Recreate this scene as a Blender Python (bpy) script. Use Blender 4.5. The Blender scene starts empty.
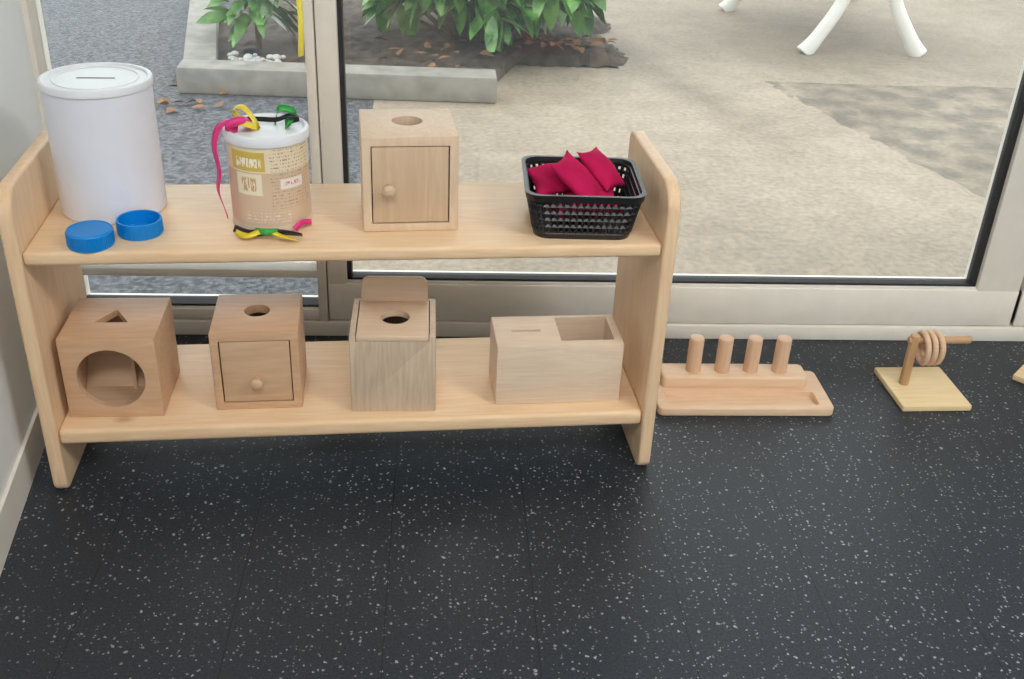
import bpy, bmesh, math, random
from mathutils import Vector, Matrix, Euler
random.seed(7)
scene=bpy.context.scene
col=scene.collection
try:
    scene.view_settings.view_transform='Standard'
except Exception: pass

# ------------------------------------------------------------------ helpers
def link(o,parent=None):
    col.objects.link(o)
    if parent is not None: o.parent=parent
    return o
def group(name,loc=(0,0,0),rz=0):
    e=bpy.data.objects.new(name,None); e.location=loc; e.rotation_euler=(0,0,rz); e.empty_display_size=.05
    return link(e)
def obj(name,bm,mat=None,parent=None,smooth=False,loc=None,rot=None):
    me=bpy.data.meshes.new(name); bmesh.ops.recalc_face_normals(bm,faces=bm.faces); bm.to_mesh(me); bm.free()
    o=bpy.data.objects.new(name,me)
    if mat: me.materials.append(mat)
    if smooth:
        for p in me.polygons: p.use_smooth=True
    if loc: o.location=loc
    if rot: o.rotation_euler=rot
    return link(o,parent)
def autosmooth(o,ang=35):
    me=o.data
    me.polygons.foreach_set('use_smooth',[True]*len(me.polygons))
    try: me.set_sharp_from_angle(angle=math.radians(ang))
    except Exception: pass
def box(name,x0,x1,y0,y1,z0,z1,mat=None,parent=None,bev=0.0,seg=2):
    bm=bmesh.new(); bmesh.ops.create_cube(bm,size=1)
    for v in bm.verts:
        v.co=Vector(((x0+x1)/2+v.co.x*(x1-x0),(y0+y1)/2+v.co.y*(y1-y0),(z0+z1)/2+v.co.z*(z1-z0)))
    if bev>0: bmesh.ops.bevel(bm,geom=list(bm.edges),offset=bev,segments=seg,affect='EDGES',profile=.5)
    o=obj(name,bm,mat,parent); 
    if bev>0: autosmooth(o,40)
    return o
def prism(name,pts,a0,a1,axis='Z',mat=None,parent=None,bev=0,seg=2):
    """extrude polygon pts; axis Z: pts=(x,y); axis X: pts=(y,z); axis Y: pts=(x,z)"""
    def mk(p,a):
        return {'Z':(p[0],p[1],a),'X':(a,p[0],p[1]),'Y':(p[0],a,p[1])}[axis]
    bm=bmesh.new()
    lo=[bm.verts.new(mk(p,a0)) for p in pts]; hi=[bm.verts.new(mk(p,a1)) for p in pts]
    f1=bm.faces.new(lo); f2=bm.faces.new(hi[::-1]); n=len(pts)
    for i in range(n): bm.faces.new((lo[i],hi[i],hi[(i+1)%n],lo[(i+1)%n]))
    bmesh.ops.recalc_face_normals(bm,faces=bm.faces)
    if bev>0:
        ed=[e for e in bm.edges if (f1 in e.link_faces) or (f2 in e.link_faces)]
        bmesh.ops.bevel(bm,geom=ed,offset=bev,segments=seg,affect='EDGES',profile=.5)
    o=obj(name,bm,mat,parent); autosmooth(o,35); return o
def rrect(x0,x1,y0,y1,r,n=6):
    if not isinstance(r,(list,tuple)): r=[r]*4
    P=[]
    for (cx,cy,a,rr) in ((x1-r[0],y0+r[0],-90,r[0]),(x1-r[1],y1-r[1],0,r[1]),(x0+r[2],y1-r[2],90,r[2]),(x0+r[3],y0+r[3],180,r[3])):
        for i in range(n+1):
            t=math.radians(a+90*i/n); P.append((cx+rr*math.cos(t),cy+rr*math.sin(t)))
    return P
def cyl(name,r,z0,z1,mat=None,parent=None,loc=(0,0,0),rot=(0,0,0),n=48,bev=0,r2=None):
    bm=bmesh.new()
    bmesh.ops.create_cone(bm,cap_ends=True,segments=n,radius1=r,radius2=r if r2 is None else r2,depth=z1-z0)
    bmesh.ops.translate(bm,verts=bm.verts,vec=(0,0,(z0+z1)/2))
    if bev>0:
        ed=[e for e in bm.edges if any(len(f.verts)>4 for f in e.link_faces)]
        bmesh.ops.bevel(bm,geom=ed,offset=bev,segments=3,affect='EDGES',profile=.5)
    o=obj(name,bm,mat,parent,loc=loc,rot=rot); autosmooth(o,35); return o
def lathe(name,prof,mat=None,parent=None,loc=(0,0,0),rot=(0,0,0),n=64,ang=35):
    bm=bmesh.new(); rings=[]
    for r,z in prof:
        if r<1e-6: rings.append([bm.verts.new((0,0,z))])
        else: rings.append([bm.verts.new((r*math.cos(2*math.pi*i/n),r*math.sin(2*math.pi*i/n),z)) for i in range(n)])
    for a,b in zip(rings[:-1],rings[1:]):
        for i in range(n):
            j=(i+1)%n
            if len(a)==1 and len(b)==1: continue
            if len(a)==1: bm.faces.new((a[0],b[i],b[j]))
            elif len(b)==1: bm.faces.new((a[i],a[j],b[0]))
            else: bm.faces.new((a[i],a[j],b[j],b[i]))
    o=obj(name,bm,mat,parent,loc=loc,rot=rot); autosmooth(o,ang); return o
def torus(name,R,r,mat,parent,loc,rot,n=48,m=14):
    bm=bmesh.new(); V=[[bm.verts.new(((R+r*math.cos(2*math.pi*j/m))*math.cos(2*math.pi*i/n),(R+r*math.cos(2*math.pi*j/m))*math.sin(2*math.pi*i/n),r*math.sin(2*math.pi*j/m))) for j in range(m)] for i in range(n)]
    for i in range(n):
        for j in range(m): bm.faces.new((V[i][j],V[(i+1)%n][j],V[(i+1)%n][(j+1)%m],V[i][(j+1)%m]))
    return obj(name,bm,mat,parent,smooth=True,loc=loc,rot=rot)
def cut(o,*cutters):
    for c in cutters:
        m=o.modifiers.new('b','BOOLEAN'); m.operation='DIFFERENCE'; m.object=c; m.solver='EXACT'
    bpy.context.view_layer.update()
    dg=bpy.context.evaluated_depsgraph_get()
    me=bpy.data.meshes.new_from_object(o.evaluated_get(dg)); o.modifiers.clear(); o.data=me
    for c in cutters: bpy.data.objects.remove(c,do_unlink=True)
    autosmooth(o,35)
def applymods(o):
    bpy.context.view_layer.update()
    dg=bpy.context.evaluated_depsgraph_get()
    me=bpy.data.meshes.new_from_object(o.evaluated_get(dg)); o.modifiers.clear(); o.data=me
def ribbon(name,pts,w,mat,parent,wdir=None,res=8,twist=0.0):
    # smooth catmull path ribbon, built as a thin solid strip
    P=[Vector(p) for p in pts]; Q=[]
    for i in range(len(P)-1):
        p0=P[max(i-1,0)];p1=P[i];p2=P[i+1];p3=P[min(i+2,len(P)-1)]
        for k in range(res):
            t=k/res; Q.append(.5*((2*p1)+(-p0+p2)*t+(2*p0-5*p1+4*p2-p3)*t*t+(-p0+3*p1-3*p2+p3)*t**3))
    Q.append(P[-1]); bm=bmesh.new(); rows=[]
    for i,q in enumerate(Q):
        d=(Q[min(i+1,len(Q)-1)]-Q[max(i-1,0)]).normalized()
        w0=Vector(wdir) if wdir else Vector((0,0,1))
        w0=w0-d*w0.dot(d)
        if w0.length<1e-3: w0=d.orthogonal()
        w0.normalize(); w0=Matrix.Rotation(twist*i/len(Q),3,d)@w0
        rows.append((bm.verts.new(q-w0*w/2),bm.verts.new(q+w0*w/2)))
    for a,b in zip(rows[:-1],rows[1:]): bm.faces.new((a[0],a[1],b[1],b[0]))
    o=obj(name,bm,mat,parent,smooth=True)
    m=o.modifiers.new('s','SOLIDIFY'); m.thickness=.0006
    return o

# ------------------------------------------------------------------ materials
def newmat(name):
    m=bpy.data.materials.new(name); m.use_nodes=True; nt=m.node_tree; b=nt.nodes['Principled BSDF']; return m,nt,b
def N(nt,t,**k):
    n=nt.nodes.new(t)
    for a,v in k.items(): setattr(n,a,v)
    return n
def plain(name,c,rough=.5,metal=0,noise=0.0,nscale=20,spec=.5,bump=0,trans=0,alpha=1):
    m,nt,b=newmat(name)
    b.inputs['Base Color'].default_value=(*c,1); b.inputs['Roughness'].default_value=rough; b.inputs['Metallic'].default_value=metal
    b.inputs['Specular IOR Level'].default_value=spec
    tc=N(nt,'ShaderNodeTexCoord'); nz=N(nt,'ShaderNodeTexNoise'); nz.inputs['Scale'].default_value=nscale; nz.inputs['Detail'].default_value=4
    nt.links.new(tc.outputs['Object'],nz.inputs['Vector'])
    cr=N(nt,'ShaderNodeValToRGB'); k=max(noise,.02)
    cr.color_ramp.elements[0].position=.3; cr.color_ramp.elements[1].position=.7
    cr.color_ramp.elements[0].color=(*[max(0,x*(1-k)) for x in c],1); cr.color_ramp.elements[1].color=(*[min(1,x*(1+k)) for x in c],1)
    nt.links.new(nz.outputs['Fac'],cr.inputs['Fac']); nt.links.new(cr.outputs['Color'],b.inputs['Base Color'])
    if bump>0:
        bp=N(nt,'ShaderNodeBump'); bp.inputs['Strength'].default_value=bump; bp.inputs['Distance'].default_value=.002
        nt.links.new(nz.outputs['Fac'],bp.inputs['Height']); nt.links.new(bp.outputs['Normal'],b.inputs['Normal'])
    if trans: b.inputs['Subsurface Weight'].default_value=trans; b.inputs['Subsurface Radius'].default_value=(.01,.01,.01)
    return m
def wood(name,light,dark,axis='X',rough=.45,fine=1.0,off=0.0,knots=False):
    m,nt,b=newmat(name); L=nt.links.new
    tc=N(nt,'ShaderNodeTexCoord'); mp=N(nt,'ShaderNodeMapping')
    s={'X':(1.2,14,14),'Y':(14,1.2,14),'Z':(14,14,1.2)}[axis]
    mp.inputs['Scale'].default_value=s; mp.inputs['Location'].default_value=(off,off*1.7,off*.3)
    L(tc.outputs['Object'],mp.inputs['Vector'])
    n1=N(nt,'ShaderNodeTexNoise'); n1.inputs['Scale'].default_value=1.6*fine; n1.inputs['Detail'].default_value=3; n1.inputs['Distortion'].default_value=.6
    L(mp.outputs['Vector'],n1.inputs['Vector'])
    n2=N(nt,'ShaderNodeTexNoise'); n2.inputs['Scale'].default_value=14*fine; n2.inputs['Detail'].default_value=5
    L(mp.outputs['Vector'],n2.inputs['Vector'])
    mul=N(nt,'ShaderNodeMath',operation='MULTIPLY'); mul.inputs[1].default_value=7; L(n1.outputs['Fac'],mul.inputs[0])
    fr=N(nt,'ShaderNodeMath',operation='PINGPONG'); fr.inputs[1].default_value=.5; L(mul.outputs[0],fr.inputs[0])
    m2=N(nt,'ShaderNodeMath',operation='MULTIPLY'); m2.inputs[1].default_value=.9; L(fr.outputs[0],m2.inputs[0])
    ad=N(nt,'ShaderNodeMath',operation='MULTIPLY_ADD'); ad.inputs[1].default_value=.9; L(n2.outputs['Fac'],ad.inputs[0]); L(m2.outputs[0],ad.inputs[2])
    cr=N(nt,'ShaderNodeValToRGB'); cr.color_ramp.elements[0].position=.25; cr.color_ramp.elements[1].position=.95
    cr.color_ramp.elements[0].color=(*light,1); cr.color_ramp.elements[1].color=(*dark,1)
    L(ad.outputs[0],cr.inputs['Fac']); last=cr.outputs['Color']
    if knots:
        vo=N(nt,'ShaderNodeTexVoronoi'); vo.inputs['Scale'].default_value=4.3
        mk=N(nt,'ShaderNodeMapping'); mk.inputs['Scale'].default_value={'X':(.6,1,1),'Y':(1,.6,1),'Z':(1,1,.6)}[axis]; mk.inputs['Location'].default_value=(.3,.2,.1)
        L(tc.outputs['Object'],mk.inputs['Vector']); L(mk.outputs['Vector'],vo.inputs['Vector'])
        kr=N(nt,'ShaderNodeValToRGB'); kr.color_ramp.elements[0].position=.02; kr.color_ramp.elements[0].color=(.55,.55,.55,1); kr.color_ramp.elements[1].position=.055; kr.color_ramp.elements[1].color=(0,0,0,1)
        L(vo.outputs['Distance'],kr.inputs['Fac'])
        mx=N(nt,'ShaderNodeMixRGB'); mx.inputs[2].default_value=(dark[0]*.45,dark[1]*.35,dark[2]*.3,1); L(kr.outputs['Color'],mx.inputs[0]); L(last,mx.inputs[1]); last=mx.outputs[0]
    L(last,b.inputs['Base Color']); b.inputs['Roughness'].default_value=rough; b.inputs['Specular IOR Level'].default_value=.35
    bp=N(nt,'ShaderNodeBump'); bp.inputs['Strength'].default_value=.08; bp.inputs['Distance'].default_value=.001
    L(n2.outputs['Fac'],bp.inputs['Height']); L(bp.outputs['Normal'],b.inputs['Normal'])
    return m
W_SHELF=wood('shelf_birch',(.87,.65,.42),(.80,.55,.33),'X',.42,knots=True)
W_PANEL=wood('shelf_birch_side',(.86,.64,.42),(.78,.54,.33),'Z',.42,off=3,knots=True)
W_BEECH=wood('beech_pink',(.68,.45,.285),(.59,.37,.22),'X',.45,off=1)
W_MAPLE=wood('maple_pale',(.78,.61,.44),(.71,.53,.37),'Z',.5,off=2)
W_MAPLEX=wood('maple_pale_x',(.78,.60,.44),(.71,.53,.37),'X',.5,off=5)
W_ASH=wood('ash_grain',(.70,.57,.43),(.58,.44,.31),'Z',.5,fine=1.6,off=7)
W_ASHX=wood('ash_grain_x',(.80,.66,.51),(.72,.56,.42),'X',.5,fine=1.6,off=9)
W_DOOR=wood('door_wood',(.68,.51,.35),(.60,.43,.28),'Z',.5,off=11)
W_TAN=wood('beech_tan',(.66,.46,.30),(.58,.38,.23),'X',.45,off=13)
W_PEGB=wood('peg_board_beech',(.84,.62,.43),(.76,.53,.35),'X',.45,off=14)
W_PEG=wood('peg_beech',(.78,.55,.38),(.69,.46,.30),'Z',.45,off=15)
W_YEL=wood('pine_yellow',(.88,.71,.43),(.82,.62,.34),'X',.4,off=17)
W_POST=wood('post_brown',(.60,.38,.20),(.50,.30,.15),'Z',.45,off=19)
M_WHITE=plain('frame_lacquer',(.84,.80,.72),.4,noise=.03)
M_WALL=plain('wall_paint',(.87,.89,.89),.7,noise=.03,nscale=3)
M_CEIL=plain('ceiling_paint',(.8,.8,.8),.8)
M_GASK=plain('rubber_gasket',(.02,.02,.022),.6)
M_BLUE=plain('blue_plastic',(.0,.25,.70),.35)
M_PAPER=plain('white_paper',(.78,.80,.88),.75,noise=.03,nscale=8)
M_LID=plain('white_plastic_lid',(.80,.83,.86),.35)
M_SLOT=plain('dark_slot',(.03,.03,.03),.8)
M_BLACK=plain('black_plastic',(.012,.012,.014),.38)
M_CRIM=plain('crimson_cotton',(.50,.010,.085),.85,noise=.15,nscale=25,spec=.15,bump=.3)
M_PINK=plain('ribbon_pink',(.75,.03,.22),.4)
M_YELL=plain('ribbon_yellow',(.85,.65,.02),.4)
M_GREEN=plain('ribbon_green',(.03,.35,.06),.4)
M_BLKR=plain('ribbon_black',(.01,.01,.012),.35)
M_CHAIR=plain('white_garden_plastic',(.75,.74,.70),.4)
M_STONE=plain('curb_concrete',(.25,.24,.215),.85,noise=.25,nscale=14,bump=.5)
M_SOIL=plain('garden_soil',(.06,.045,.035),.95,noise=.6,nscale=22,bump=1)
M_STEM=plain('bush_stem',(.10,.07,.035),.8,noise=.3)
M_DRY=plain('dry_leaf',(.22,.11,.05),.8,noise=.4)
M_PEB=plain('white_pebble',(.45,.45,.43),.7,noise=.1)

def mat_floor():
    m,nt,b=newmat('speckled_rubber_floor'); L=nt.links.new
    tc=N(nt,'ShaderNodeTexCoord')
    dn=N(nt,'ShaderNodeTexNoise'); dn.inputs['Scale'].default_value=160; L(tc.outputs['Object'],dn.inputs['Vector'])
    va=N(nt,'ShaderNodeVectorMath',operation='MULTIPLY_ADD'); va.inputs[1].default_value=(.007,.007,0)
    L(dn.outputs['Color'],va.inputs[0]); L(tc.outputs['Object'],va.inputs[2])
    outs=[]
    for sc,th,keep in ((95,.20,.48),(150,.23,.52)):
        v=N(nt,'ShaderNodeTexVoronoi'); v.inputs['Scale'].default_value=sc; L(va.outputs[0],v.inputs['Vector'])
        lt=N(nt,'ShaderNodeMath',operation='LESS_THAN'); lt.inputs[1].default_value=th; L(v.outputs['Distance'],lt.inputs[0])
        sp=N(nt,'ShaderNodeSeparateColor'); L(v.outputs['Color'],sp.inputs[0])
        mr=N(nt,'ShaderNodeMapRange'); mr.inputs['From Min'].default_value=keep; mr.inputs['From Max'].default_value=1.0; L(sp.outputs[0],mr.inputs['Value'])
        mu=N(nt,'ShaderNodeMath',operation='MULTIPLY'); L(lt.outputs[0],mu.inputs[0]); L(mr.outputs[0],mu.inputs[1]); outs.append(mu)
    mx=N(nt,'ShaderNodeMath',operation='MAXIMUM'); L(outs[0].outputs[0],mx.inputs[0]); L(outs[1].outputs[0],mx.inputs[1])
    # base
    nb=N(nt,'ShaderNodeTexNoise'); nb.inputs['Scale'].default_value=260; nb.inputs['Detail'].default_value=3; L(tc.outputs['Object'],nb.inputs['Vector'])
    cr=N(nt,'ShaderNodeValToRGB'); cr.color_ramp.elements[0].position=.35; cr.color_ramp.elements[1].position=.7
    cr.color_ramp.elements[0].color=(.014,.018,.024,1); cr.color_ramp.elements[1].color=(.032,.040,.051,1)
    L(nb.outputs['Fac'],cr.inputs['Fac'])
    # speckle colour
    c1=N(nt,'ShaderNodeMixRGB'); c1.inputs[2].default_value=(.40,.42,.43,1); L(mx.outputs[0],c1.inputs[0]); L(cr.outputs['Color'],c1.inputs[1])
    # seams along Y each .2165m
    sx=N(nt,'ShaderNodeSeparateXYZ'); L(tc.outputs['Object'],sx.inputs[0])
    a=N(nt,'ShaderNodeMath',operation='ADD'); a.inputs[1].default_value=-.987+.2165*40; L(sx.outputs['X'],a.inputs[0])
    md=N(nt,'ShaderNodeMath',operation='MODULO'); md.inputs[1].default_value=.2165; L(a.outputs[0],md.inputs[0])
    l2=N(nt,'ShaderNodeMath',operation='LESS_THAN'); l2.inputs[1].default_value=.0014; L(md.outputs[0],l2.inputs[0])
    c2=N(nt,'ShaderNodeMixRGB'); c2.inputs[2].default_value=(.005,.006,.008,1); L(l2.outputs[0],c2.inputs[0]); L(c1.outputs[0],c2.inputs[1])
    L(c2.outputs[0],b.inputs['Base Color'])
    b.inputs['Roughness'].default_value=.46; b.inputs['Specular IOR Level'].default_value=.45
    bp=N(nt,'ShaderNodeBump'); bp.inputs['Strength'].default_value=.35; bp.inputs['Distance'].default_value=.001
    L(nb.outputs['Fac'],bp.inputs['Height']); L(bp.outputs['Normal'],b.inputs['Normal'])
    return m
def mat_ground():
    m,nt,b=newmat('concrete_and_asphalt'); L=nt.links.new
    tc=N(nt,'ShaderNodeTexCoord')
    def noise(s,d=5,dist=0,off=0):
        n=N(nt,'ShaderNodeTexNoise'); n.inputs['Scale'].default_value=s; n.inputs['Detail'].default_value=d; n.inputs['Distortion'].default_value=dist
        mp=N(nt,'ShaderNodeMapping'); mp.inputs['Location'].default_value=(off,off,0); L(tc.outputs['Object'],mp.inputs['Vector']); L(mp.outputs[0],n.inputs['Vector']); return n
    def ramp(src,p0,c0,p1,c1):
        r=N(nt,'ShaderNodeValToRGB'); r.color_ramp.elements[0].position=p0; r.color_ramp.elements[1].position=p1; r.color_ramp.elements[0].color=(*c0,1); r.color_ramp.elements[1].color=(*c1,1); L(src,r.inputs['Fac']); return r
    def math_(op,a,b_,c=None):
        n=N(nt,'ShaderNodeMath',operation=op)
        for i,v in enumerate((a,b_,c)):
            if v is None: continue
            if isinstance(v,(int,float)): n.inputs[i].default_value=v
            else: L(v,n.inputs[i])
        return n.outputs[0]
    def mulc(a,c,f=1.0):
        n=N(nt,'ShaderNodeMixRGB',blend_type='MULTIPLY')
        if isinstance(f,(int,float)): n.inputs[0].default_value=f
        else: L(f,n.inputs[0])
        L(a,n.inputs[1])
        if isinstance(c,tuple): n.inputs[2].default_value=(*c,1)
        else: L(c,n.inputs[2])
        return n.outputs[0]
    big=noise(1.1,7,.3); fine=noise(55,8); mid=noise(9,6,off=3)
    con=ramp(big.outputs['Fac'],.35,(.290,.240,.180),.65,(.385,.325,.250))
    fn=ramp(fine.outputs['Fac'],.35,(.82,.82,.82),.65,(1.12,1.12,1.12))
    md=ramp(mid.outputs['Fac'],.35,(.90,.89,.88),.62,(1.04,1.04,1.04))
    c=mulc(con.outputs[0],fn.outputs[0]); c=mulc(c,md.outputs[0])
    sx=N(nt,'ShaderNodeSeparateXYZ'); L(tc.outputs['Object'],sx.inputs[0]); X=sx.outputs['X']; Y=sx.outputs['Y']
    wob=noise(3,5,off=5).outputs['Fac']; wob2=noise(14,5,off=9).outputs['Fac']
    # rough repaired patch on the right: x > 1.942+(2.6-y)*.286, y<2.62
    e1=math_('SUBTRACT',X,math_('MULTIPLY_ADD',math_('SUBTRACT',2.6,Y),.286,1.90)); e1=math_('MULTIPLY_ADD',wob2,.10,e1)
    e1=math_('GREATER_THAN',e1,.05)
    e2=math_('LESS_THAN',math_('MULTIPLY_ADD',wob,.12,Y),2.70)
    pm=math_('MULTIPLY',e1,e2)
    pt=ramp(mid.outputs['Fac'],.40,(.50,.51,.53),.62,(.80,.79,.77))
    c=mulc(c,pt.outputs[0],pm)
    # damp darker band far away
    d1=math_('MULTIPLY_ADD',wob,.9,Y)
    mr=N(nt,'ShaderNodeMapRange'); mr.inputs['From Min'].default_value=2.75; mr.inputs['From Max'].default_value=3.5; L(d1,mr.inputs['Value'])
    c=mulc(c,(.66,.66,.66),math_('MULTIPLY',mr.outputs[0],.85))
    # dark smear diagonal
    s1=math_('ABSOLUTE',math_('SUBTRACT',X,math_('MULTIPLY_ADD',math_('SUBTRACT',3.1,Y),.30,1.38)),0)
    mr2=N(nt,'ShaderNodeMapRange'); mr2.inputs['From Min'].default_value=.0; mr2.inputs['From Max'].default_value=.22; mr2.inputs['To Min'].default_value=1; mr2.inputs['To Max'].default_value=0; L(math_('MULTIPLY_ADD',wob2,.12,s1),mr2.inputs['Value'])
    y_ok=N(nt,'ShaderNodeMapRange'); y_ok.inputs['From Min'].default_value=1.6; y_ok.inputs['From Max'].default_value=2.4; L(Y,y_ok.inputs['Value'])
    c=mulc(c,(.66,.64,.62),math_('MULTIPLY',mr2.outputs[0],y_ok.outputs[0]))
    asp=noise(75,4); ac=ramp(asp.outputs['Fac'],.38,(.025,.028,.034),.68,(.145,.155,.175))
    lt=math_('LESS_THAN',math_('MULTIPLY_ADD',wob,.06,X),.42)
    mx=N(nt,'ShaderNodeMixRGB'); L(lt,mx.inputs[0]); L(c,mx.inputs[1]); L(ac.outputs[0],mx.inputs[2])
    L(mx.outputs[0],b.inputs['Base Color']); b.inputs['Roughness'].default_value=.75
    bp=N(nt,'ShaderNodeBump'); bp.inputs['Strength'].default_value=.4; bp.inputs['Distance'].default_value=.004; L(fine.outputs['Fac'],bp.inputs['Height']); L(bp.outputs['Normal'],b.inputs['Normal'])
    return m
def mat_glass():
    m=bpy.data.materials.new('window_glass'); m.use_nodes=True; nt=m.node_tree; nt.nodes.clear()
    o=N(nt,'ShaderNodeOutputMaterial'); t=N(nt,'ShaderNodeBsdfTransparent'); g=N(nt,'ShaderNodeBsdfGlossy'); g.inputs['Roughness'].default_value=0.0
    t.inputs['Color'].default_value=(.96,.98,.97,1)
    tl=N(nt,'ShaderNodeBsdfTranslucent'); tl.inputs['Color'].default_value=(.9,.93,.95,1)  # pale haze put into the glass shader, imitating soft reflections
    m0=N(nt,'ShaderNodeMixShader'); m0.inputs[0].default_value=.022
    nt.links.new(t.outputs[0],m0.inputs[1]); nt.links.new(tl.outputs[0],m0.inputs[2])
    f=N(nt,'ShaderNodeFresnel'); f.inputs['IOR'].default_value=1.5; mx=N(nt,'ShaderNodeMixShader')
    nt.links.new(f.outputs[0],mx.inputs[0]); nt.links.new(m0.outputs[0],mx.inputs[1]); nt.links.new(g.outputs[0],mx.inputs[2]); nt.links.new(mx.outputs[0],o.inputs[0]); return m
def mat_leaf():
    m,nt,b=newmat('laurel_leaf'); L=nt.links.new
    oi=N(nt,'ShaderNodeTexCoord'); n=N(nt,'ShaderNodeTexNoise'); n.inputs['Scale'].default_value=13; n.inputs['Detail'].default_value=3; L(oi.outputs['Object'],n.inputs['Vector'])
    r=N(nt,'ShaderNodeValToRGB'); r.color_ramp.elements[0].position=.36; r.color_ramp.elements[1].position=.66
    r.color_ramp.elements[0].color=(.032,.13,.022,1); r.color_ramp.elements[1].color=(.19,.40,.09,1); L(n.outputs['Fac'],r.inputs['Fac']); L(r.outputs[0],b.inputs['Base Color']); b.inputs['Roughness'].default_value=.28
    return m
def mat_tin():
    m,nt,b=newmat('tin_label'); L=nt.links.new
    tc=N(nt,'ShaderNodeTexCoord'); s=N(nt,'ShaderNodeSeparateXYZ'); L(tc.outputs['Object'],s.inputs[0])
    at=N(nt,'ShaderNodeMath',operation='ARCTAN2'); L(s.outputs['X'],at.inputs[0])
    ng=N(nt,'ShaderNodeMath',operation='MULTIPLY'); ng.inputs[1].default_value=-1; L(s.outputs['Y'],ng.inputs[0]); L(ng.outputs[0],at.inputs[1])  # angle 0 = facing -Y, + to +X
    def cmp(src,op,v):
        n=N(nt,'ShaderNodeMath',operation=op); L(src,n.inputs[0]); n.inputs[1].default_value=v; return n.outputs[0]
    def band(src,a,bb):
        n=N(nt,'ShaderNodeMath',operation='MULTIPLY'); L(cmp(src,'GREATER_THAN',a),n.inputs[0]); L(cmp(src,'LESS_THAN',bb),n.inputs[1]); return n.outputs[0]
    def mul(a,bb):
        n=N(nt,'ShaderNodeMath',operation='MULTIPLY'); L(a,n.inputs[0]); L(bb,n.inputs[1]); return n.outputs[0]
    def mix(f,prev,c):
        n=N(nt,'ShaderNodeMixRGB'); L(f,n.inputs[0]); 
        if isinstance(prev,tuple): n.inputs[1].default_value=(*prev,1)
        else: L(prev,n.inputs[1])
        n.inputs[2].default_value=(*c,1); return n.outputs[0]
    A=at.outputs[0]; Z=s.outputs['Z']
    cv=N(nt,'ShaderNodeCombineXYZ'); ax=N(nt,'ShaderNodeMath',operation='MULTIPLY'); ax.inputs[1].default_value=.061; L(A,ax.inputs[0]); L(ax.outputs[0],cv.inputs[0]); L(Z,cv.inputs[1])
    mp=N(nt,'ShaderNodeMapping'); mp.inputs['Scale'].default_value=(420,90,1); L(cv.outputs[0],mp.inputs['Vector'])
    tx=N(nt,'ShaderNodeTexNoise'); tx.inputs['Scale'].default_value=1; tx.inputs['Detail'].default_value=1; L(mp.outputs[0],tx.inputs['Vector'])
    rows=N(nt,'ShaderNodeMath',operation='MODULO'); rows.inputs[1].default_value=.0055; L(Z,rows.inputs[0])
    text=mul(cmp(tx.outputs['Fac'],'GREATER_THAN',.52),cmp(rows.outputs[0],'LESS_THAN',.0022))
    # base: kraft, cream/gold top band
    c=mix(band(Z,.098,.138),(.66,.48,.33),(.82,.70,.50))
    c=mix(mul(band(Z,.100,.130),band(A,-.95,.0)),c,(.66,.47,.09))
    c=mix(mul(mul(band(Z,.106,.120),band(A,-.8,-.10)),cmp(tx.outputs['Fac'],'GREATER_THAN',.46)),c,(.92,.88,.72))
    c=mix(mul(band(Z,.062,.096),band(A,-.80,-.10)),c,(.85,.76,.55))
    c=mix(mul(mul(band(Z,.068,.090),band(A,-.65,-.25)),cmp(tx.outputs['Fac'],'GREATER_THAN',.5)),c,(.60,.36,.20))
    c=mix(mul(mul(band(Z,.040,.137),band(A,.12,1.35)),text),c,(.44,.30,.20))
    c=mix(mul(band(Z,.071,.087),band(A,.35,1.0)),c,(.85,.76,.70))
    c=mix(mul(mul(band(Z,.076,.082),band(A,.45,.92)),cmp(tx.outputs['Fac'],'GREATER_THAN',.52)),c,(.62,.20,.17))
    c=mix(mul(mul(band(Z,.018,.034),band(A,-.6,.6)),text),c,(.84,.74,.62))
    c=mix(cmp(Z,'LESS_THAN',.012),c,(.72,.58,.46))
    L(c,b.inputs['Base Color']); b.inputs['Roughness'].default_value=.4
    return m
M_FLOOR=mat_floor(); M_GROUND=mat_ground(); M_GLASS=mat_glass(); M_LEAF=mat_leaf(); M_TIN=mat_tin()

# ------------------------------------------------------------------ camera
yaw,pitch,roll=0.0756,0.5108,0.0451
fw=Vector((math.sin(yaw)*math.cos(pitch),math.cos(yaw)*math.cos(pitch),-math.sin(pitch)))
r0=Vector((math.cos(yaw),-math.sin(yaw),0)); u0=r0.cross(fw)
rr=r0*math.cos(roll)+u0*math.sin(roll); uu=u0*math.cos(roll)-r0*math.sin(roll)
cd=bpy.data.cameras.new('camera'); cam=bpy.data.objects.new('camera',cd); col.objects.link(cam)
cam.matrix_world=Matrix(((rr.x,uu.x,-fw.x,.6326),(rr.y,uu.y,-fw.y,-1.4450),(rr.z,uu.z,-fw.z,1.1035),(0,0,0,1)))
cd.sensor_fit='HORIZONTAL'; cd.sensor_width=36; cd.lens=1064.07/1024*36; cd.clip_start=.02; scene.camera=cam

# ------------------------------------------------------------------ room shell
YW=.53
box('floor',-1.0,4.2,-4.0,YW+.02,-.05,0,M_FLOOR)
box('ceiling',-1.0,4.2,-4.0,YW+.15,2.6,2.7,M_CEIL)
box('wall_back',-1.0,4.2,-4.1,-4.0,0,2.6,M_WALL)
box('wall_right',4.2,4.3,-4.1,YW+.15,0,2.6,M_WALL)
# left wall (slightly skewed return wall)
def lw(y): return -.048-.127*y
prism('wall_left',[(lw(-4),-4),(lw(.56),.56),(lw(.56)-.1,.56),(-1.0,-4)],0,2.6,'Z',M_WALL)
prism('baseboard_left',[(lw(-4)+.006,-4),(lw(.50)+.006,.50),(lw(.5)-.002,.50),(lw(-4)-.002,-4)],0,.07,'Z',M_WHITE)
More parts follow.
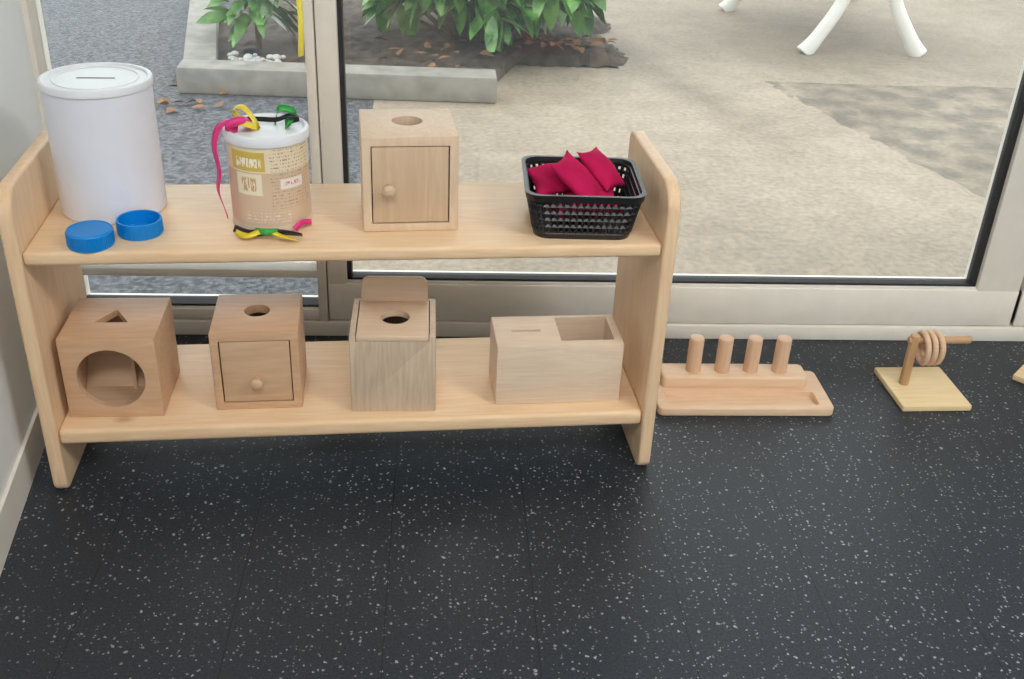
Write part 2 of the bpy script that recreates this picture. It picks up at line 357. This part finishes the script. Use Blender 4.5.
# front wall above the glazing
box('wall_front',-1.0,4.2,YW,YW+.12,2.25,2.6,M_WALL)
box('trim_1',-.13,4.2,YW-.004,YW+.10,0,.034,M_WHITE,bev=.003)   # sill/threshold profile
# left fixed window
w1=group('window_1')
box('rail_bottom',-.125,.384,YW,YW+.07,.036,.060,M_WHITE,w1,.003)
box('gasket_bottom',-.12,.384,YW+.014,YW+.05,.060,.065,M_GASK,w1)
box('rail_low',-.125,.384,YW+.006,YW+.055,.130,.148,M_WHITE,w1,.003)
box('stile_left',-.135,-.105,YW,YW+.07,.036,2.25,M_WHITE,w1,.003)
box('rail_top',-.125,.384,YW,YW+.07,2.18,2.25,M_WHITE,w1,.003)
box('pane',-.11,.384,YW+.04,YW+.044,.145,2.19,M_GLASS,w1)
box('pane_low',-.11,.384,YW+.04,YW+.044,.06,.132,M_GLASS,w1)
# mullion
box('trim_2',.378,.396,YW-.004,YW+.08,.034,2.25,M_WHITE,bev=.003)
# big sliding window
def bigwin(name,x0,x1,sw=.04,se=.095):
    w=group(name)
    box('rail_bottom',x0,x1,YW,YW+.07,.036,.122,M_WHITE,w,.004)
    box('bead_bottom',x0+sw,x1-se,YW+.004,YW+.03,.120,.126,M_WHITE,w,.001)
    box('stile_left',x0,x0+sw,YW+.001,YW+.07,.036,2.25,M_WHITE,w,.004)
    box('stile_right',x1-se,x1,YW+.001,YW+.07,.036,2.25,M_WHITE,w,.004)
    box('rail_top',x0,x1,YW,YW+.07,2.16,2.25,M_WHITE,w,.004)
    g=.009
    box('gasket_bottom',x0+sw,x1-se,YW+.012,YW+.04,.122,.122+g,M_GASK,w)
    box('gasket_left',x0+sw,x0+sw+g,YW+.012,YW+.04,.12,2.17,M_GASK,w)
    box('gasket_right',x1-se-g,x1-se,YW+.012,YW+.04,.12,2.17,M_GASK,w)
    box('gasket_top',x0+sw,x1-se,YW+.012,YW+.04,2.16-g,2.16,M_GASK,w)
    box('pane',x0+sw,x1-se,YW+.026,YW+.03,.12,2.17,M_GLASS,w)
bigwin('window_2',.398,1.868)
bigwin('window_3',1.876,3.35,.09,.09)
box('wall_front.001',3.36,4.2,YW,YW+.12,0,2.25,M_WALL)

# unseen panels on the ceiling, added as fill light for the room
for i,(x,y) in enumerate(((.5,-2.2),(2.6,-1.6))):
    g=group('added_fill_panel',(x,y,2.6))
    box('housing',-.62,.62,-.32,.32,-.03,0,M_WHITE,g,.004)
    ld=bpy.data.lights.new('added_fill_emitter','AREA'); ld.shape='RECTANGLE'; ld.size=1.2; ld.size_y=.6; ld.energy=50; ld.color=(1,.98,.95)
    lo=bpy.data.objects.new('emitter',ld); lo.location=(0,0,-.035); link(lo,g)

# ------------------------------------------------------------------ exterior
box('patio_ground',-12,14,YW+.08,18,-.12,-.02,M_GROUND)
curb=group('planter_curb')
prism('front_kerb',[(-.30,2.30),(.82,2.26),(.82,2.38),(-.30,2.42)],-.02,.075,'Z',M_STONE,curb,.01)
prism('side_kerb',[(-.30,2.42),(-.18,2.42),(-.45,3.9),(-.57,3.9)],-.02,.075,'Z',M_STONE,curb,.01)
bm=bmesh.new(); bmesh.ops.create_grid(bm,x_segments=60,y_segments=50,size=.5)
for v in bm.verts:
    x,y=v.co.x*2,v.co.y*2   # -1..1
    e=max(abs(x),abs(y)); 
    X=.50+x*.86; y0=2.40+.38*min(1,max(0,(X-.80)/.12)); Y=y0+(3.98-y0)*(y+1)/2
    if x>0.2: X+=.05*math.sin(7*y)*(x-.2)
    z=.04*(1-e**4)+random.uniform(-.006,.012)-.02*(e>.95)
    v.co=Vector((X,Y+random.uniform(-.01,.01),z))
obj('planting_bed_soil',bm,M_SOIL,smooth=True)
def leaf(bm,base,d,length,width,droop=.3,roll=.7):
    d=d.normalized(); side=d.cross(Vector((0,0,1)))
    if side.length<.05: side=Vector((1,0,0))
    side.normalize(); side=(Matrix.Rotation(random.uniform(-roll,roll),3,d)@side); up=side.cross(d)
    prof=[0,.58,.92,1,.90,.58,0]; n=len(prof); L_=[];R_=[];C_=[]
    for i,w in enumerate(prof):
        t=i/(n-1); c=base+d*(length*t)-Vector((0,0,1))*droop*length*t*t
        C_.append(bm.verts.new(c)); L_.append(bm.verts.new(c+side*width*w*.5+up*width*.12*w)); R_.append(bm.verts.new(c-side*width*w*.5+up*width*.12*w))
    for i in range(n-1):
        try:
            bm.faces.new((C_[i],C_[i+1],L_[i+1],L_[i])); bm.faces.new((R_[i],R_[i+1],C_[i+1],C_[i]))
        except Exception: pass
bush=group('laurel_bush',(.80,2.98,0))
bm=bmesh.new()
stems=[]
for k in range(230):
    a=random.uniform(0,2*math.pi); e=random.uniform(-.95,1.3)
    rad=random.uniform(.6,1.0)
    rz=.38 if math.cos(a)>-.15 else .30
    tip=Vector((math.cos(a)*math.cos(e*.8)*.56*rad,math.sin(a)*math.cos(e*.8)*.38*rad,.42+math.sin(e)*(rz if e<0 else .5)*rad))
    out=(tip-Vector((0,0,.30))).normalized(); stems.append(tip)
    for j in range(7):
        b_=tip-out*random.uniform(0,.14)+Vector([random.uniform(-.02,.02) for _ in range(3)])
        dd=out*.7+Vector([random.uniform(-1,1),random.uniform(-1,1),random.uniform(-.9,.5)])
        leaf(bm,b_,dd,random.uniform(.11,.16),random.uniform(.050,.070),.30,1.0)
for v in bm.verts:
    if v.co.z<.075: v.co.z=.075+(v.co.z-.075)*.08
obj('leaves',bm,M_LEAF,bush,smooth=True)
bm=bmesh.new()
for q in random.sample(stems,60):
    p_=Vector((q.x*.2,q.y*.2,0.01))
    m_=Matrix.Translation((p_+q)/2)@(q-p_).to_track_quat('Z','Y').to_matrix().to_4x4()
    bmesh.ops.create_cone(bm,cap_ends=True,segments=7,radius1=.010,radius2=.004,depth=(q-p_).length,matrix=m_)
obj('stems',bm,M_STEM,bush,smooth=True)
# small plant in left corner of bed
sp=group('yellow_leaf_shrub',(-.08,2.74,0.02)); bm=bmesh.new()
for k in range(150):
    a=random.uniform(0,6.28); leaf(bm,Vector((math.cos(a)*random.uniform(0,.14),math.sin(a)*random.uniform(0,.12),random.uniform(.12,.55))),Vector((math.cos(a),math.sin(a),random.uniform(-.7,.7))),random.uniform(.09,.14),random.uniform(.04,.055),.3,1.0)
obj('leaves',bm,M_LEAF,sp,smooth=True)
ribbon('yellow_blade',[(.17,-.1,0),(.18,-.12,.2),(.16,-.14,.42)],.022,M_YELL,sp,wdir=(1,0,0))
cyl('stem',.012,0,.5,M_STEM,sp,n=10)
bm=bmesh.new()
for k in range(40):
    m_=Matrix.Translation((random.uniform(-.16,.04),random.uniform(2.46,2.58),.035+random.uniform(0,.02)))@Matrix.Diagonal((1,random.uniform(.7,1.2),.7,1))
    bmesh.ops.create_icosphere(bm,subdivisions=2,radius=random.uniform(.008,.020),matrix=m_)
obj('white_pebbles',bm,M_PEB,smooth=True)
bm=bmesh.new()
for k in range(85):
    if k<50: b_=Vector((random.uniform(.85,1.32),random.uniform(2.80,3.0),.055))
    elif k<70: b_=Vector((random.uniform(.4,.85),random.uniform(2.45,2.85),.055))
    else: b_=Vector((random.uniform(-.5,-.1),random.uniform(2.1,2.28),-.01))
    a=random.uniform(0,6.28); leaf(bm,b_,Vector((math.cos(a),math.sin(a),random.uniform(0,.4))),random.uniform(.03,.07),random.uniform(.02,.035),.2)
obj('fallen_leaves',bm,M_DRY,smooth=True)

# garden chair (monobloc) - four splayed legs, seat, back
ch=group('plastic_garden_chair')
def tube(name,pts,rs,mat,parent,n=12,res=8,flat=1.0):
    P=[Vector(p) for p in pts]; Q=[];RR=[]
    for i in range(len(P)-1):
        p0=P[max(i-1,0)];p1=P[i];p2=P[i+1];p3=P[min(i+2,len(P)-1)]
        for k in range(res):
            t=k/res; Q.append(.5*((2*p1)+(-p0+p2)*t+(2*p0-5*p1+4*p2-p3)*t*t+(-p0+3*p1-3*p2+p3)*t**3)); RR.append(rs[i]*(1-t)+rs[i+1]*t)
    Q.append(P[-1]); RR.append(rs[-1]); bm=bmesh.new(); rings=[]
    for i,q in enumerate(Q):
        d=(Q[min(i+1,len(Q)-1)]-Q[max(i-1,0)]).normalized(); a=d.cross(Vector((0,1,0))).normalized(); b_=d.cross(a)
        rings.append([bm.verts.new(q+(a*math.cos(2*math.pi*j/n)+b_*math.sin(2*math.pi*j/n)*flat)*RR[i]) for j in range(n)])
    for A,B in zip(rings[:-1],rings[1:]):
        for j in range(n): bm.faces.new((A[j],A[(j+1)%n],B[(j+1)%n],B[j]))
    bm.faces.new(rings[0]); bm.faces.new(rings[-1][::-1])
    return obj(name,bm,mat,parent,smooth=True)
feet=[((2.20,3.11),(2.40,3.18)),((2.69,3.12),(2.50,3.18)),((2.04,3.93),(2.26,3.85)),((2.80,4.3),(2.6,4.1))]
for i,(f,tp) in enumerate(feet):
    fx,fy=f; tx,ty=tp; fl=math.copysign(.012,fx-tx)
    tube('leg_%d'%(i+1),[(fx+fl,fy,-.02),(fx+(tx-fx)*.20,fy+(ty-fy)*.1,.05),(fx+(tx-fx)*.66,fy+(ty-fy)*.5,.20),(tx,ty,.42)],[.042,.032,.030,.036],M_CHAIR,ch,flat=.7)
prism('seat',rrect(2.1,2.72,3.1,4.1,.12),.41,.44,'Z',M_CHAIR,ch,.01)
prism('backrest',rrect(2.12,2.7,.44,.92,.12),4.04,4.08,'Y',M_CHAIR,ch,.01)

# ------------------------------------------------------------------ shelf unit
PSI=.0664; D=.276; H=.527; Lh=1.0; T=.022; ZL=.1186; ZU=.4296
def S(u,v,z): return (u*math.cos(PSI)-v*math.sin(PSI),u*math.sin(PSI)+v*math.cos(PSI),z)
sh=group('low_wooden_shelf',(0,0,0),PSI)
prof=rrect(-.010,D,0,H,[.02,.02,.045,.02],8)
prism('side_panel_left',prof,0,T,'X',W_PANEL,sh,.005,3)
prism('side_panel_right',prof,Lh-T,Lh,'X',W_PANEL,sh,.005,3)
box('upper_board',T,Lh-T,-.004,D-.004,ZU-.022,ZU,W_SHELF,sh,.006,3)
box('lower_board',T,Lh-T,-.004,D-.004,ZL-.028,ZL,W_SHELF,sh,.007,3)

# ------------------------------------------------------------------ boxes
def knob(parent,x,y,z,r,mat):
    lathe('knob',[(0,0),(r*.55,0),(r*.5,.006),(r*.75,.010),(r,.015),(r*.95,.020),(r*.6,.0235),(0,.0245)],mat,parent,loc=(x,y,z),rot=(math.radians(90),0,0),n=32)
def doorbox(name,loc,rz,w,d,h,body,door,th=.010,holer=.022,holey=.5,hx=.5,kx=.5,kz=.45):
    g=group(name,loc,rz)
    b_=box('body',0,w,0,d,0,h,body,g,.0028,2)
    gx=.0135
    c1=box('c',gx,w-gx,-.01,d-th,gx,h-gx*1.1,None,g)
    c2=cyl('c2',holer,h-.03,h+.03,None,g,loc=(w*hx,d*holey,0),n=48)
    cut(b_,c1,c2)
    box('door',gx+.0018,w-gx-.0018,.0015,.011,gx+.0015,h-gx*1.1-.0018,door,g,.0012)
    knob(g,w*kx,.001,h*kz,.0105,door)
    return g
doorbox('wooden_posting_box_with_door',S(.515,.056,ZU),PSI+.03,.147,.14,.154,W_MAPLE,W_DOOR,kx=.27,kz=.48,holey=.55,holer=.024)
doorbox('wooden_posting_box_with_door',S(.264,.042,ZL),PSI,.141,.14,.145,W_BEECH,W_TAN,kx=.5,kz=.40,holey=.55,holer=.021)
# box 1: round front hole + triangular top hole
g=group('wooden_shape_sorting_box',S(.033,.033,ZL),PSI-.03)
w,d,h=.150,.145,.146
b_=box('body',0,w,0,d,0,h,W_BEECH,g,.003,2)
c1=box('c',.011,w-.011,.011,d-.011,.011,h-.011,None,g)
cut(b_,c1)
c2=cyl('c2',.053,-.03,.03,None,g,loc=(w*.50,0,h*.50),rot=(math.radians(90),0,0),n=72)
tx,ty=w*.48,d*.5; c3=prism('c3',[(tx-.027,ty-.017),(tx+.027,ty-.017),(tx,ty+.028)],h-.03,h+.03,'Z',None,g)
cut(b_,c2,c3)
prism('inner_ramp',[(.012,.011),(.075,.011),(.125,.085),(.125,.095),(.07,.016),(.012,.016)],.012,w-.012,'X',W_TAN,g)
prism('inner_divider',[(.062,.012),(.133,.092),(.133,.130),(.070,.130)],w*.60,w*.60+.006,'X',W_TAN,g)
# box 3: drop box with hinged rounded lid
g=group('wooden_ball_drop_box',S(.486,.024,ZL),PSI-.055)
w,d,h=.140,.135,.145
b_=box('body',0,w,0,d,0,h,W_ASH,g,.0028,2)
c1=box('c',.010,w-.010,.010,d-.010,.010,h+.02,None,g); c2=box('c',.0105,w-.0105,-.01,.02,h-.010,h+.02,None,g); cut(b_,c1,c2)
lid=box('lid',.0115,w-.0115,-.001,d-.012,h-.010,h+.001,W_MAPLEX,g,.002)
cc=cyl('c',.024,h-.04,h+.04,None,g,loc=(w*.52,d*.47,0)); cut(lid,cc)
b2=prism('lid_back_plate',rrect(.014,w-.014,h-.002,h+.044,[.002,.014,.014,.002],8),d-.012,d-.002,'Y',W_MAPLEX,g,.002)
# box 4: long box with slot and compartment
g=group('wooden_coin_box',S(.728,.030,ZL),PSI+.0)
w,d,h=.215,.108,.114
b_=box('body',0,w,0,d,0,h,W_ASHX,g,.003,2)
c1=box('c',.110,w-.014,.016,d-.010,.012,h+.02,None,g); c2=box('c2',.030,.080,d*.5-.004,d*.5+.004,h-.03,h+.02,None,g); c3=box('c3',.012,.098,.012,d-.012,.012,h-.007,None,g)
cut(b_,c3); cut(b_,c1,c2)

# ------------------------------------------------------------------ upper shelf: white canister
g=group('white_paper_canister',S(.119,.175,ZU),PSI)
lathe('wrapped_body',[(0,0),(.078,0),(.0800,.002),(.0800,.203),(0,.203)],M_PAPER,g)
lid=lathe('lid',[(.0805,.198),(.0825,.199),(.083,.206),(.0815,.2095),(.078,.2105),(.075,.2095),(.0735,.207),(0,.207)],M_LID,g)
box('lid_slot',-.028,.028,-.0022,.0022,.2068,.2073,M_SLOT,g)
torus('lid_ring',.062,.0014,M_LID,g,(0,0,.207),(0,0,0))
# blue caps
def cap(loc,up):
    g=group('blue_screw_cap',loc); R=.033; hh=.024
    prof=[(0,0),(R*.99,0),(R,.001),(R,hh-.002),(R-.0015,hh),(0,hh)] if up else [(0,0),(R-.001,0),(R,.0015),(R,hh),(R-.0025,hh),(R-.003,.003),(0,.003)]
    lathe('shell',prof,M_BLUE,g)
    bm=bmesh.new()
    for i in range(60):
        a=2*math.pi*i/60; m_=Matrix.Rotation(a,4,'Z')@Matrix.Translation((R,0,hh*.5))@Matrix.Diagonal((.0015,.0012,hh*.8,1)); bmesh.ops.create_cube(bm,size=1,matrix=m_)
    obj('grip_ribs',bm,M_BLUE,g)
    if up: torus('top_rim',R-.002,.0012,M_BLUE,g,(0,0,hh),(0,0,0))
cap(S(.114,.026,ZU),True); cap(S(.178,.066,ZU),False)
# tin with ribbons
g=group('ribbon_tin_can',S(.372,.116,ZU),PSI)
R=.061
lathe('can_body',[(0,0),(R-.001,0),(R+.001,.001),(R+.001,.004),(R,.006),(R,.146),(0,.146)],M_TIN,g)
lathe('plastic_lid',[(R+.0005,.137),(R+.003,.138),(R+.0035,.148),(R+.002,.152),(R-.002,.1535),(R-.004,.152),(R-.005,.149),(0,.149)],M_LID,g)
ribbon('pink_ribbon',[(-.022,.0,.151),(-.045,-.012,.166),(-.066,-.022,.158),(-.076,-.026,.13),(-.072,-.028,.09),(-.076,-.030,.06),(-.068,-.034,.030),(-.064,-.04,.018)],.015,M_PINK,g,wdir=(1,-.5,0),twist=1.0)
ribbon('pink_loop',[(-.02,.0,.151),(-.03,-.03,.170),(-.055,-.035,.163),(-.04,-.02,.152)],.012,M_PINK,g,wdir=(0,.3,1))
ribbon('yellow_ribbon',[(-.028,.01,.150),(-.048,.012,.172),(-.030,.0,.180),(-.012,-.01,.155),(-.03,-.03,.165),(-.045,-.02,.16)],.012,M_YELL,g,wdir=(.2,1,0.3))
ribbon('green_ribbon',[(.012,.01,.150),(.020,.02,.172),(.040,.018,.168),(.030,.0,.153),(.035,-.015,.160)],.012,M_GREEN,g,wdir=(.2,.6,.6))
ribbon('black_ribbon',[(-.05,.0,.160),(-.02,.015,.158),(.015,.005,.160),(.035,.0,.168),(.05,.01,.160),(.030,.02,.151)],.008,M_BLKR,g,wdir=(0,.7,.6))
ribbon('black_ribbon_low',[(-.055,-.050,.006),(-.030,-.075,.008),(.0,-.082,.012),(.025,-.075,.008),(.050,-.080,.006)],.011,M_BLKR,g,wdir=(0,.6,.7),twist=1.5)
ribbon('yellow_ribbon_low',[(-.05,-.068,.007),(-.03,-.090,.010),(-.005,-.080,.014),(.02,-.090,.009),(.044,-.100,.006)],.009,M_YELL,g,wdir=(0,.6,.8),twist=-1.2)
ribbon('green_ribbon_low',[(-.02,-.076,.012),(-.004,-.090,.016),(.014,-.080,.012)],.010,M_GREEN,g,wdir=(0,.4,1))
ribbon('pink_ribbon_low',[(.038,-.060,.007),(.048,-.052,.014),(.058,-.038,.010),(.062,-.030,.006)],.009,M_PINK,g,wdir=(0,.3,1))
# basket with bean bags
BL=S(.781,.028,ZU); BR=PSI-.09
g=group('black_plastic_basket',BL,BR)
bw,bd,bh=.148,.142,.078
def loop(t,n=10,inset=0):
    e=.016*t-inset
    return rrect(-e,bw+e,-e,bd+e,.022+.004*t,4)
def resample(P,cnt):
    n=len(P); L_=[0]
    for i in range(n): a=Vector(P[i]);b=Vector(P[(i+1)%n]); L_.append(L_[-1]+(b-a).length)
    out=[];tot=L_[-1];j=0
    for k in range(cnt):
        s=tot*k/cnt
        while L_[j+1]<s: j+=1
        a=Vector(P[j]);b=Vector(P[(j+1)%n]); tt=(s-L_[j])/max(L_[j+1]-L_[j],1e-9); out.append(a.lerp(b,tt))
    return out
cnt=60; rows=5
bm=bmesh.new(); rg=[]
for r_ in range(rows+1):
    t=r_/rows; z=.010+t*(bh-.018)
    rg.append([bm.verts.new((p.x,p.y,z)) for p in resample(loop(z/bh),cnt)])
for A,B in zip(rg[:-1],rg[1:]):
    for j in range(cnt): bm.faces.new((A[j],A[(j+1)%cnt],B[(j+1)%cnt],B[j]))
lat=obj('lattice_sides',bm,M_BLACK,g); m=lat.modifiers.new('w','WIREFRAME'); m.thickness=.0066; m.use_even_offset=True; m.use_boundary=True; applymods(lat)
def band(name,z0,z1,ex,th=.003):
    bm=bmesh.new(); rings=[]
    for z,k in ((z0,ex),(z1,ex),(z1,ex-th),(z0,ex-th)):
        e=.016*z/bh+k; rings.append([bm.verts.new((p[0],p[1],z)) for p in rrect(-e,bw+e,-e,bd+e,.024,6)])
    n=len(rings[0])
    for a in range(4):
        A=rings[a];B=rings[(a+1)%4]
        for j in range(n): bm.faces.new((A[j],A[(j+1)%n],B[(j+1)%n],B[j]))
    o=obj(name,bm,M_BLACK,g); autosmooth(o)
band('rim',bh-.012,bh,.004,.006); band('foot_band',.0,.014,.0020)
prism('base',rrect(0,bw,0,bd,.022),.001,.004,'Z',M_BLACK,g)
def pillow(name,s,hgt,mat,parent,loc,rot,sc=(1,1,1)):
    bm=bmesh.new(); n=22; 
    def side(sg):
        V=[]
        for i in range(n+1):
            row=[]
            for j in range(n+1):
                x=-1+2*i/n; y=-1+2*j/n
                pin=1-.13*(1-x*x)*abs(y)**3; pin2=1-.13*(1-y*y)*abs(x)**3
                z=hgt*((1-x*x)*(1-y*y))**.55*(1+.15*math.sin(5*x+3*y))
                z2=.05*math.sin(2.2*x+1.3*y)*s
                row.append(bm.verts.new((x*s*pin2*sc[0],y*s*pin*sc[1],sg*z*sc[2]+z2)))
            V.append(row)
        for i in range(n):
            for j in range(n): bm.faces.new((V[i][j],V[i+1][j],V[i+1][j+1],V[i][j+1]))
    side(1); side(-1); bmesh.ops.remove_doubles(bm,verts=bm.verts,dist=.0003)
    return obj(name,bm,mat,parent,smooth=True,loc=loc,rot=rot)
bb=group('crimson_bean_bag',BL,BR)
def lookrot(xa,na,spin=0):
    x=Vector(xa).normalized(); n=Vector(na); n=(n-x*n.dot(x)).normalized(); y=n.cross(x)
    return (Matrix((x,y,n)).transposed()@Matrix.Rotation(math.radians(spin),3,'Z')).to_euler()
pillow('bag_1',.040,.012,M_CRIM,bb,(.068,.056,.076),lookrot((.60,-.42,-.66),(.50,-.42,.75),8),(1.22,.78,1))
pillow('bag_2',.038,.012,M_CRIM,bb,(.108,.098,.080),lookrot((.62,-.45,-.58),(.50,-.38,.78),-6),(1.10,.75,1))
pillow('bag_3',.038,.012,M_CRIM,bb,(.030,.092,.064),lookrot((.9,.2,.1),(-.1,-.3,.9)))
pillow('bag_4',.045,.013,M_CRIM,bb,(.090,.050,.044),lookrot((.95,.1,0),(.0,-.1,1)))
pillow('bag_5',.046,.014,M_CRIM,bb,(.070,.075,.022),lookrot((1,.2,0),(0,0,1)))

# ------------------------------------------------------------------ floor toys
g=group('wooden_peg_board',(1.043,.226,0),.0)
base=prism('base_board',rrect(0,.342,0,.143,.012),0,.018,'Z',W_PEGB,g,.003,3)
c=prism('c',rrect(.020,.316,.014,.062,.008),.006,.05,'Z',None,g); cut(base,c)
prism('peg_rail',rrect(.018,.308,.074,.130,.010),.016,.042,'Z',W_PEGB,g,.005,3)
for i in range(4):
    cyl('peg_%d'%(i+1),.0145,.040,.116,W_PEG,g,loc=(.083+.0575*i,.102,0),n=32,bev=.003)
g=group('wooden_ring_stacker',(1.526,.243,0),.03)
box('base_board',0,.140,0,.150,0,.013,W_YEL,g,.003)
cyl('post',.0095,.012,.124,W_POST,g,loc=(.035,.085,0),n=28,bev=.002)
cyl('peg_arm',.0075,-.012,.115,W_POST,g,loc=(.035,.085,.112),rot=(0,math.radians(90),0),n=28,bev=.002)
for i in range(3):
    torus('ring_%d'%(i+1),.030,.0058,W_PEG,g,(.056+.012*i,.085,.112-.0167),(0,math.radians(90+3*(i-1)),math.radians(4*(i-1))))
g=group('wooden_toy_stand',(1.804,.366,0),-math.pi/4)
box('base_board',0,.142,0,.150,0,.013,W_YEL,g,.003)
cyl('post',.0085,.012,.12,W_YEL,g,loc=(.07,.075,0),n=28,bev=.002)

# ------------------------------------------------------------------ world
w=bpy.data.worlds.new('overcast_sky'); scene.world=w; w.use_nodes=True; nt=w.node_tree; bg=nt.nodes['Background']
tc=N(nt,'ShaderNodeTexCoord'); sx=N(nt,'ShaderNodeSeparateXYZ'); nt.links.new(tc.outputs['Generated'],sx.inputs[0])
cr=N(nt,'ShaderNodeValToRGB'); cr.color_ramp.elements[0].position=0; cr.color_ramp.elements[0].color=(.72,.76,.80,1); cr.color_ramp.elements[1].position=.8; cr.color_ramp.elements[1].color=(1,1,1,1)
nt.links.new(sx.outputs['Z'],cr.inputs['Fac']); nt.links.new(cr.outputs['Color'],bg.inputs['Color']); bg.inputs['Strength'].default_value=2.9
